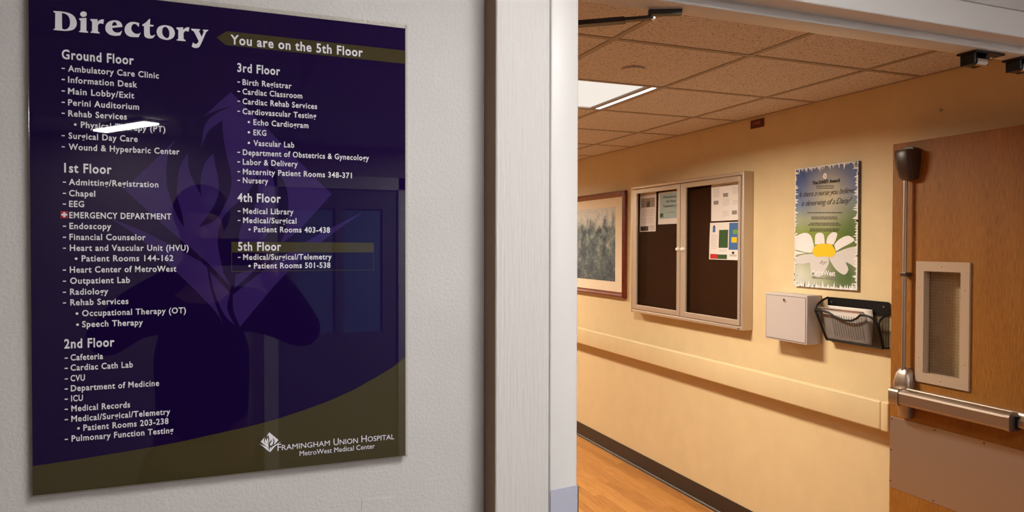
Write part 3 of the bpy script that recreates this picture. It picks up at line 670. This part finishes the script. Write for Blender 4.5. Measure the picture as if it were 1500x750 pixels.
mb = MB(); mb.tube(TL, .0055, 8)
mb.tube([Vector((fx(1.352), WY1, 1.352)), Vector((fx(1.203), WY1-.03, 1.203))], .0045, 8)
mb.tube([TL[-1], Vector((fx(1.203), WY0, 1.203))], .008, 8)
mb.tube([Vector((fx(1.203), WY1-.03, 1.203)), Vector((fx(1.203), WY0, 1.203))], .0045, 8)
fp = mb.build('front_rim', M_BLACKWIRE, wf, smooth=True)
MB().flat([TL+[Vector((fx(1.203), WY0, 1.203)), Vector((fx(1.203), WY1-.03, 1.203))]]).build('front_mesh', M_MESH, fp)
for y, yb in ((WY1, WY1-.03), (WY0, WY0)):
    arc = [Vector((2.822, y, 1.413)), Vector((2.79, y, 1.402)), Vector((2.762, y, 1.386)), Vector((2.744, y, 1.370)), Vector((fx(1.352), y, 1.352))]
    if y == WY0: arc = [Vector((2.822, y, 1.36)), Vector((2.79, y, 1.352)), Vector((2.765, y, 1.335)), TL[-1]]
    s_ = MB().tube(arc+[Vector((fx(1.203), yb, 1.203)), Vector((2.822, yb, 1.203))], .0055, 8).build('side_rim', M_BLACKWIRE, wf, smooth=True)
    MB().flat([arc+[Vector((fx(1.203), yb, 1.203)), Vector((2.822, yb, 1.203))]]).build('side_mesh', M_MESH, s_)
MB().box(fx(1.203), 2.822, WY0, WY1-.03, 1.200, 1.203).build('floor_mesh', M_BLACKWIRE, wf)
pg = 'forms standing in the black wall file'
def form(name, label, y0, y1, pts):
    root = thing(name, (2.79, (y0+y1)/2, 1.206), label, 'paper', pg)
    n = len(pts)-1
    def f(u, v):
        i = min(int(v*n), n-1); t = v*n-i; a, b = pts[i], pts[i+1]
        return Vector((a[0]+(b[0]-a[0])*t, y0+(y1-y0)*u+a[2]*(1-t)+b[2]*t, a[1]+(b[1]-a[1])*t))
    MB().grid(f, 6, n*4).build('sheet', M_PAPER, root, solid=.0008, smooth=True)
    return root, f
root, f = form('printed_form', 'front printed form in the black wall file, top edge flopped forward', 2.485, 2.752, [(2.788, 1.206, 0), (2.780, 1.25, 0), (2.772, 1.30, .004), (2.768, 1.335, .008), (2.764, 1.352, .012), (2.757, 1.362, .016), (2.748, 1.367, .02)])
mb = MB()
for i in range(13):
    u = .12+.055*i
    mb.flat([[f(u, .08)+Vector((-.0025, 0, 0)), f(u+.014, .08)+Vector((-.0025, 0, 0)), f(u+.014, .5)+Vector((-.0025, 0, 0)), f(u, .5)+Vector((-.0025, 0, 0))]])
mb.build('print_lines', M_GREY, root)
form('printed_form', 'rear paper form leaning against the back of the black wall file', 2.50, 2.772, [(2.806, 1.206, 0), (2.810, 1.26, 0), (2.812, 1.31, 0), (2.811, 1.352, 0), (2.806, 1.374, 0)])

# red number tag
tg = thing('number_tag', (WALL, 3.33, 2.36), 'small dark red number tag on the cream wall just under the ceiling', 'tag')
MB().box(WALL-.005, WALL, 3.272, 3.383, 2.359, 2.408, .001).build('plate', mat('dark_red_plastic', srgb(88, 12, 14), .5), tg)
mb = MB(); put_text(mb, '1992', lambda u, v: Vector((WALL-.0056, 3.360-u, 2.376+v)), .062, .018, bold=.01); mb.build('digits', mat('pink_digits', srgb(190, 90, 84), .5), tg)

# ================================================================== OAK DOOR, open against the corridor wall
dx = 2.737
door = thing('door_1', (2.76, 1.2, 0), 'wide oak door with panic bar standing open on the right', 'door', None, 'structure')
WYa, WYb, WZa, WZb = 2.000, 2.178, 1.125, 1.582
mb = MB()
D0, D1, DB, DT = 1.20, 2.336, .01, 2.129
mb.box(dx, dx+.045, D0, WYa, DB, DT, .0015); mb.box(dx, dx+.045, WYb, D1, DB, DT, .0015)
mb.box(dx+.0002, dx+.0448, WYa-.001, WYb+.001, DB, WZa); mb.box(dx+.0002, dx+.0448, WYa-.001, WYb+.001, WZb, DT)
mb.build('leaf', M_DOOR, door)
# vision panel
VY0, VY1, VZ0, VZ1 = 1.968, 2.207, 1.096, 1.611
mb = MB(); xa = dx-.009
for y0, y1, z0, z1 in ((VY0, WYa+.006, VZ0, VZ1), (WYb-.008, VY1, VZ0, VZ1), (WYa+.006, WYb-.008, VZ0, WZa+.012), (WYa+.006, WYb-.008, WZb-.012, VZ1)):
    mb.box(xa, dx+.030, y0, y1, z0, z1)
vf = mb.build('window_frame', M_TAUPE, door); vf['label'] = 'taupe metal window surround'
for y, z in ((1.986, 1.50), (1.986, 1.20), (2.19, 1.50), (2.19, 1.20), (2.09, 1.592), (2.09, 1.116)): MB().sphere((xa, y, z), .004, (.5, 1, 1), 10).build('screw', M_TAUPE, vf)
MB().box(dx+.020, dx+.026, WYa, WYb, WZa, WZb).build('glass_pane', M_GLASS, door)
mb = MB(); n = 14
for i in range(1, n): y = WYa+(WYb-WYa)*i/n; mb.cyl((dx+.023, y, WZa), (dx+.023, y, WZb), .0006, n=6)
nz = int(n*(WZb-WZa)/(WYb-WYa))
for i in range(1, nz): z = WZa+(WZb-WZa)*i/nz; mb.cyl((dx+.023, WYa, z), (dx+.023, WYb, z), .0006, n=6)
mb.build('wire_grid', mat('grid_wire', srgb(96, 84, 66), .5), door)
# kick plate
kp = MB().box(dx-.0018, dx+.0005, 1.24, 2.335, .595, .914, .0005).build('kick_plate', M_PLATE, door)
for y, z in ((2.325, .904), (2.117, .904), (1.906, .904), (1.69, .904), (2.328, .765), (2.33, .625), (2.12, .605), (1.9, .605)): MB().sphere((dx-.002, y, z), .0038, (.4, 1, 1), 10).build('screw', M_BRONZE, kp)
# top latch, rod, panic bar
mb = MB()
def loft(secs):
    """stack of (z, x front, y0, y1) sections against the door, rounded at the front corners"""
    rings = []
    for z, xf, y0, y1 in secs:
        c_ = min(.016, (y1-y0)*.3)
        rings.append([mb.bm.verts.new(p) for p in ((dx, y0, z), (xf+c_*.9, y0, z), (xf+c_*.25, y0+c_*.35, z), (xf, y0+c_, z), (xf, y1-c_, z), (xf+c_*.25, y1-c_*.35, z), (xf+c_*.9, y1, z), (dx, y1, z))])
    for A, B in zip(rings, rings[1:]):
        for j in range(8): mb.bm.faces.new((A[j], A[(j+1) % 8], B[(j+1) % 8], B[j]))
    mb.bm.faces.new(rings[0]); mb.bm.faces.new(rings[-1])
loft([(1.962, 2.692, 2.212, 2.262), (1.972, 2.684, 2.206, 2.268), (2.02, 2.672, 2.198, 2.274), (2.075, 2.666, 2.196, 2.278), (2.090, 2.670, 2.198, 2.276)])
lt = mb.build('top_latch', M_BRONZE, door, smooth=True); lt['label'] = 'dark bronze latch housing'
mb = MB(); mb.prism([(2.705, 2.205+.03-.03*math.cos(math.pi*i/8), 2.088+.016*math.sin(math.pi*i/8)) for i in range(9)], (.03, 0, 0)); mb.build('latch_bolt', M_BLACK, lt)
MB().cyl((2.708, 2.247, 1.13), (2.708, 2.247, 1.965), .0085, n=16).build('vertical_rod', M_STEEL, door, smooth=True)
mb = MB(); mb.box(2.698, dx, 2.232, 2.262, 1.545, 1.562, .003); mb.build('rod_guide', M_BRONZE, door)
bar = thing('panic_bar', (dx, 2.0, .93), '', 'x'); del bar['label']; del bar['category']; bar.parent = door; bar.location = (dx-2.76, 2.0-1.2, .93)
mb = MB(); loft([(.932, 2.700, 2.215, 2.272), (.99, 2.694, 2.212, 2.278), (1.055, 2.688, 2.208, 2.290), (1.075, 2.686, 2.208, 2.290), (1.120, 2.694, 2.214, 2.284), (1.140, 2.702, 2.220, 2.278), (1.146, 2.712, 2.226, 2.272)])
mb.build('latch_case', M_STEEL, bar, smooth=True)
def sweep(prof, y0, y1):
    A = [mb.bm.verts.new((x, y0, z)) for x, z in prof]; B = [mb.bm.verts.new((x, y1, z)) for x, z in prof]; n = len(prof)
    for i in range(n): mb.bm.faces.new((A[i], A[(i+1) % n], B[(i+1) % n], B[i]))
    mb.bm.faces.new(A); mb.bm.faces.new(B)
mb = MB(); sweep([(dx, 1.004), (2.702, 1.004), (2.690, 1.010), (2.684, 1.022), (2.684, 1.052), (2.688, 1.062), (2.694, 1.066), (2.700, 1.064), (2.704, 1.058), (dx, 1.058)], 1.26, 2.215)
mb.build('mechanism_rail', M_STEEL, bar, smooth=True)
pad = [(2.690, .996), (2.652, .996), (2.644, 1.000), (2.641, 1.008), (2.640, 1.046), (2.643, 1.054), (2.650, 1.059), (2.660, 1.061), (2.690, 1.061)]
mb = MB(); sweep(pad, 1.768, 2.215); mb.build('push_pad', M_BRUSH, bar)
grow = lambda e: [(x-(e if x < 2.68 else 0), z+(e if z > 1.03 else -e)) for x, z in pad]
mb = MB(); sweep(grow(.0015), 1.748, 1.767); mb.build('pad_end', M_BRUSH, bar)
mb = MB(); sweep(grow(.003), 2.216, 2.262); sweep([(2.700, 1.002), (2.668, 1.006), (2.662, 1.03), (2.668, 1.056), (2.700, 1.06)], 2.262, 2.282); mb.build('end_cap', M_STEEL, bar, smooth=True)
mb = MB(); mb.box(2.672, 2.70, 1.735, 1.748, 1.004, 1.05); mb.build('pad_gap', M_BLACK, bar)
mb = MB(); sweep([(2.684, 1.008), (2.650, 1.016), (2.650, 1.022), (2.684, 1.046)], 1.30, 1.735) if False else sweep([(2.686, 1.006), (2.672, 1.012), (2.668, 1.024), (2.672, 1.044), (2.686, 1.05)], 1.28, 1.735); mb.build('fixed_cover', M_STEEL, bar, smooth=True)

# ================================================================== LEFT LEAF and its closer arm (mostly behind the doorpost)
d2 = thing('door_2', (.51, 1.2, 0), 'second oak door folded back behind the left doorpost', 'door', None, 'structure')
MB().box(.478, .522, 1.20, 2.33, .01, 2.129, .0015).build('leaf', M_DOOR, d2)
MB().box(.522, .565, 1.26, 1.50, 2.03, 2.10, .006).build('closer_body', M_BRONZE, d2)
K = 1.0366
def flatbar(mb, p, q, wd, z0, z1):
    p, q = Vector(p), Vector(q); n_ = Vector((-(q-p).y, (q-p).x)).normalized()*wd/2
    mb.prism([(*(p+n_), z0), (*(q+n_), z0), (*(q-n_), z0), (*(p-n_), z0)], (0, 0, z1-z0))
mb = MB()
flatbar(mb, (.553*K, 1.222*K), (.665*K, 1.137*K), .020, 2.0995, 2.1085)
flatbar(mb, (.60*K, 1.186*K), (.703*K, 1.108*K), .014, 2.1015, 2.1075)
flatbar(mb, (.698*K, 1.111*K), (.752*K, 1.086*K), .015, 2.109, 2.1185)
arm = mb.build('closer_arm', M_DARKARM, d2); arm['label'] = 'dark closer arm reaching under the frame head'
MB().sphere((.703*K, 1.100*K, 2.101), .004, n=10).build('arm_screw', M_BRIGHT, arm)

# two strikes under the frame head
def strike(x0, label):
    s_ = thing('latch_strike', (x0+.048, 1.13, 2.118), label, 'strike', 'black strikes under the frame head')
    MB().box(x0, x0+.096, 1.106, 1.153, 2.113, 2.118, .001).build('plate', M_BLACK, s_)
    for xx in (x0+.007, x0+.046): MB().box(xx-.003, xx+.003, 1.112, 1.148, 2.088, 2.114, .002).build('cheek', M_BLACK, s_)
    MB().cyl((x0+.011, 1.118, 2.0955), (x0+.043, 1.118, 2.0955), .0095, n=16).build('roller', M_BRIGHT, s_, smooth=True)
    MB().box(x0+.012, x0+.042, 1.126, 1.148, 2.090, 2.113).build('block', M_BLACK, s_)
    for xx in (x0+.066, x0+.086): MB().sphere((xx, 1.13, 2.113), .004, (1, 1, .5), 10).build('screw', M_BRIGHT, s_)
strike(1.545, 'black roller strike under the frame head, nearer the left doorpost')
strike(1.698, 'black roller strike under the frame head, at the right edge of the photo')

# grey guard on the frame's foot
mb = MB()
mb.prism([(.4765, FACE-.0016, 0), (.4765, FACE-.0016, 1.2785), (.479, FACE-.0016, 1.281), (.524, FACE-.0016, 1.2835), (.527, FACE-.0016, 1.2815), (.527, FACE-.0016, 0)], (0, .0014, 0))
mb.box(.5254, .527, FACE-.0016, 1.092, 0, 1.2815)
tag(mb.build('corner_guard', M_GUARD), 'lavender grey metal guard wrapped round the foot of the doorpost', 'corner guard')

# ================================================================== CEILING THINGS
def troffer(c, label, group, first=False):
    x0, y0 = GX+CELL*c[0]+TW, GY+CELL*c[1]+TW; x1, y1 = x0+CELL-2*TW, y0+CELL-2*TW
    t = thing('ceiling_light', ((x0+x1)/2, (y0+y1)/2, CEIL), label, 'ceiling light', group)
    mb = MB(); zt = CEIL+.10
    mb.box(x0, x1, y0, y1, zt, zt+.01); mb.box(x0, x0+.008, y0, y1, CEIL, zt); mb.box(x1-.008, x1, y0, y1, CEIL, zt); mb.box(x0, x1, y0, y0+.008, CEIL, zt); mb.box(x0, x1, y1-.008, y1, CEIL, zt)
    mb.build('housing', M_FRAME, t)
    mb = MB(); xa, xb, ya, yb = x0+.012, x1-.064, y0+.010, y1-.010; b_ = .012
    mb.grid(lambda u, v: Vector((xa+(xb-xa)*u, ya+(yb-ya)*v, CEIL+.006-b_*min(1, 8*min(u, 1-u), 8*min(v, 1-v)))), 16, 16)
    mb.build('diffuser', M_HLAMP, t)
    ad = bpy.data.lights.new('lamp', 'AREA'); ad.shape = 'RECTANGLE'; ad.size = .26; ad.size_y = yb-ya-.03; ad.energy = HALL_LIGHT; ad.color = HALL_COL; ad.spread = math.radians(HALL_SPREAD)
    ao = bpy.data.objects.new('lamp', ad); C.objects.link(ao); ao.parent = t; ao.location = (xa+.02+.13-t.location.x, (ya+yb)/2-t.location.y, -.0075)
    MB().box(x1-.060, x1-.036, y0+.008, y1-.008, CEIL-.001, CEIL+.03).build('divider', M_TEE, t)
    MB().box(x1-.033, x1-.010, y0+.012, y1-.012, CEIL-.002, CEIL+.004).build('side_diffuser', M_HSIDE, t)
    return t
LG = 'square corridor ceiling lights'
for i, c_ in enumerate(HALL_CELLS):
    troffer(c_, ('bright square ceiling light cut by the left doorpost', 'middle square ceiling light farther down the corridor', 'square ceiling light at the far corridor end')[i], LG)
def lobby_panel(i, j, name, label):
    x0, y0 = xl[i]+TW, yl[j]+TW; x1, y1 = xl[i+1]-TW, yl[j+1]-TW
    t = thing(name, ((x0+x1)/2, (y0+y1)/2, CEIL), label, 'ceiling light', 'lobby ceiling panels')
    mb = MB(); mb.box(x0, x1, y0, y1, CEIL+.06, CEIL+.07)
    for a in ((x0, x0+.02, y0, y1), (x1-.02, x1, y0, y1), (x0, x1, y0, y0+.02), (x0, x1, y1-.02, y1)): mb.box(*a, CEIL-.001, CEIL+.06)
    mb.build('housing', M_FRAME, t); MB().box(x0+.02, x1-.02, y0+.02, y1-.02, CEIL+.002, CEIL+.012).build('diffuser', M_LLAMP if j == 6 else M_FILL, t)
for i, j in LOBBY_CELLS: lobby_panel(i, j, 'ceiling_light', 'bright square lobby ceiling panel close above the directory wall' if j == 6 else 'unseen square fill panel added to the lobby ceiling far behind the viewer')  # rear panel is added out of view as frontal fill for wall and frame
# strip light whose reflection streaks the sign
st = thing('strip_light', (-.64, -2.85, CEIL), 'slim bright strip light on the lobby ceiling behind the viewer', 'strip light')
p, q = Vector((-.80, -3.05)), Vector((-.455, -2.58))
mb = MB(); flatbar(mb, p, q, .11, CEIL-.02, CEIL-.004); mb.build('housing', M_FRAME, st)
mb = MB(); flatbar(mb, p, q, .085, CEIL-.028, CEIL-.0195); mb.build('tube', M_STRIP, st)
# round ceiling speaker
c0 = Vector((1.575, 2.62, CEIL))
sp_ = thing('smoke_detector', c0, 'round flat detector disc on the ceiling tile before the light', 'detector')
MB().cyl(c0+Vector((0, 0, .001)), c0+Vector((0, 0, -.009)), .050, .050, 36).build('disc', M_TILE, sp_, smooth=True)
for a in (0, 2.1, 4.2): MB().sphere(c0+Vector((.03*math.cos(a), .03*math.sin(a), -.009)), .003, n=8).build('rivet', M_TEE, sp_)

# ================================================================== LOBBY BEHIND THE VIEWER (seen in the sign's gloss)
ld = thing('door_3', (.72, -3.38, 0), 'panelled lobby door with tall panes behind the viewer', 'door', None, 'structure')
mb = MB()
for x0, x1, z0, z1 in ((.2, .3, 0, 2.2), (1.2, 1.3, 0, 2.2), (.2, 1.3, 2.1, 2.2)): mb.box(x0, x1, -3.4, -3.34, z0, z1, .004)
mb.build('casing', M_TRIM, ld)
mb = MB()
for x0, x1, z0, z1 in ((.3, .42, 0, 2.1), (1.08, 1.2, 0, 2.1), (.42, 1.08, 0, 1.0), (.42, 1.08, 1.95, 2.1), (.72, .78, 1.0, 1.95)): mb.box(x0, x1, -3.4, -3.365, z0, z1)
mb.build('leaf', mat('grey_blue_door_paint', srgb(120, 120, 132), .5), ld)
mb = MB(); mb.box(.42, 1.08, -3.395, -3.385, 1.0, 1.95); mb.build('glass_pane', mat('dim_pane', srgb(120, 150, 200), .3), ld)

# ================================================================== THE PHOTOGRAPHER, mirrored in the sign
def skin_body(name, joints, bones, material, parent):
    me = bpy.data.meshes.new(name); off = parent.location
    keys = list(joints); me.from_pydata([Vector(joints[k_][:3])-off for k_ in keys], [(keys.index(a), keys.index(b)) for a, b in bones], [])
    o = bpy.data.objects.new(name, me); C.objects.link(o); o.parent = parent
    o.modifiers.new('skin', 'SKIN'); sd = o.modifiers.new('smooth', 'SUBSURF'); sd.levels = sd.render_levels = 2
    lay = me.skin_vertices[0].data if len(me.skin_vertices) else None
    if lay is None:
        bm = bmesh.new(); bm.from_mesh(me); bm.verts.layers.skin.verify(); bm.to_mesh(me); bm.free(); lay = me.skin_vertices[0].data
    for i, k_ in enumerate(keys):
        r = joints[k_][3:]; lay[i].radius = (r[0], r[-1]); lay[i].use_root = (i == 0)
    me.materials.append(material); o.modifiers['skin'].use_smooth_shade = True
    return o
M_SKIN = mat('skin', srgb(150, 108, 90), .5); M_SHIRT = mat('black_cloth', srgb(20, 18, 24), .9, spec=.1); M_HAIR = mat('dark_hair', srgb(26, 20, 18), .6); M_JEAN = mat('dark_trousers', srgb(24, 24, 32), .9, spec=.1)
pe = thing('person', (-.1, -.42, 0), 'person in black clothes holding up a phone, mirrored in the purple sign', 'person')
J = {'pelvis': (-.10, -.43, .96, .15, .11), 'waist': (-.10, -.43, 1.12, .14, .10), 'chest': (-.10, -.42, 1.34, .16, .115), 'collar': (-.10, -.405, 1.47, .085), 'neck': (-.10, -.395, 1.555, .054), 'jaw': (-.10, -.375, 1.635, .060, .062),
     'face': (-.10, -.375, 1.70, .074, .090), 'brow': (-.10, -.385, 1.77, .078, .094), 'crown': (-.10, -.39, 1.82, .058, .07), 'nose': (-.10, -.277, 1.70, .012)}
Bn = [('pelvis', 'waist'), ('waist', 'chest'), ('chest', 'collar'), ('collar', 'neck'), ('neck', 'jaw'), ('jaw', 'face'), ('face', 'brow'), ('brow', 'crown'), ('face', 'nose')]
for sd, e_ in ((1, 'right'), (-1, 'left')):
    X = lambda v: -.10+sd*v
    ends = {'shoulder': (X(.19), -.41, 1.45, .066), 'elbow': (X(.335 if sd > 0 else .28), -.27, 1.375, .046), 'forearm': (X(.26 if sd > 0 else .18), -.15, 1.50, .038), 'wrist': (X(.195 if sd > 0 else .034), -.075, 1.595, .026), 'palm': (X(.183 if sd > 0 else .012), -.052, 1.628, .024, .03),
            'hip': (X(.095), -.43, .87, .095), 'knee': (X(.105), -.40, .48, .062), 'calf': (X(.11), -.43, .33, .056), 'ankle': (X(.11), -.44, .10, .042), 'toe': (X(.13), -.27, .045, .040)}
    for k_, v_ in ends.items(): J[e_+k_] = v_
    px_, py_, pz_ = ends['palm'][:3]
    for i_ in range(4):                                           # fingers curl up round the back and edge of the phone
        zz = pz_+.022-.013*i_; ln = (.9, 1, .96, .8)[i_]
        J[e_+'knuckle%d' % i_] = (px_+sd*.002, py_+.026, zz, .0095); J[e_+'joint%d' % i_] = (px_-sd*.006*ln, py_+.052, zz+.003, .0085); J[e_+'tip%d' % i_] = (px_-sd*.030*ln, py_+.053, zz+.002, .0075)
        Bn += [(e_+'palm', e_+'knuckle%d' % i_), (e_+'knuckle%d' % i_, e_+'joint%d' % i_), (e_+'joint%d' % i_, e_+'tip%d' % i_)]
    J[e_+'thumbroot'] = (px_-sd*.012, py_-.012, pz_-.008, .011); J[e_+'thumbtip'] = (px_-sd*.042, py_-.004, pz_+.006, .009)
    Bn += [(e_+'palm', e_+'thumbroot'), (e_+'thumbroot', e_+'thumbtip')]
    Bn += [('collar', e_+'shoulder'), (e_+'shoulder', e_+'elbow'), (e_+'elbow', e_+'forearm'), (e_+'forearm', e_+'wrist'), (e_+'wrist', e_+'palm'), ('pelvis', e_+'hip'), (e_+'hip', e_+'knee'), (e_+'knee', e_+'calf'), (e_+'calf', e_+'ankle'), (e_+'ankle', e_+'toe')]
skin_body('body', J, Bn, M_SKIN, pe)
g = .012
cl = {k_: tuple(v_[:3])+tuple(r+g for r in v_[3:]) for k_, v_ in J.items()}
def wear(name, keys, M):
    return skin_body(name, {k_: cl[k_] for k_ in keys}, [b for b in Bn if b[0] in keys and b[1] in keys], M, pe)
wear('jacket', ['pelvis', 'waist', 'chest', 'collar']+[a+b for a in ('right', 'left') for b in ('shoulder', 'elbow', 'forearm', 'wrist')], M_SHIRT)
wear('trousers', ['pelvis']+[a+b for a in ('right', 'left') for b in ('hip', 'knee', 'calf', 'ankle')], M_JEAN)
for a in ('right', 'left'): wear('shoe', [a+'ankle', a+'toe'], M_HAIR)
MB().sphere((-.10, -.405, 1.785), .098, (.92, 1.05, .95), 24).build('hair', M_HAIR, pe, smooth=True)
ph = thing('phone', (-.03, -.02, 1.62), 'black phone held up in front of the person facing the sign', 'phone')
MB().box(-.094, .066, -.024, -.016, 1.617, 1.695, .003, 3).build('case', M_BLACK, ph)
mb = MB()
for x, z in ((-.012, 1.684), (-.012, 1.664)): mb.cyl((x, -.0165, z), (x, -.0135, z), .006, n=16)
mb.build('lens', M_GLASS, ph)
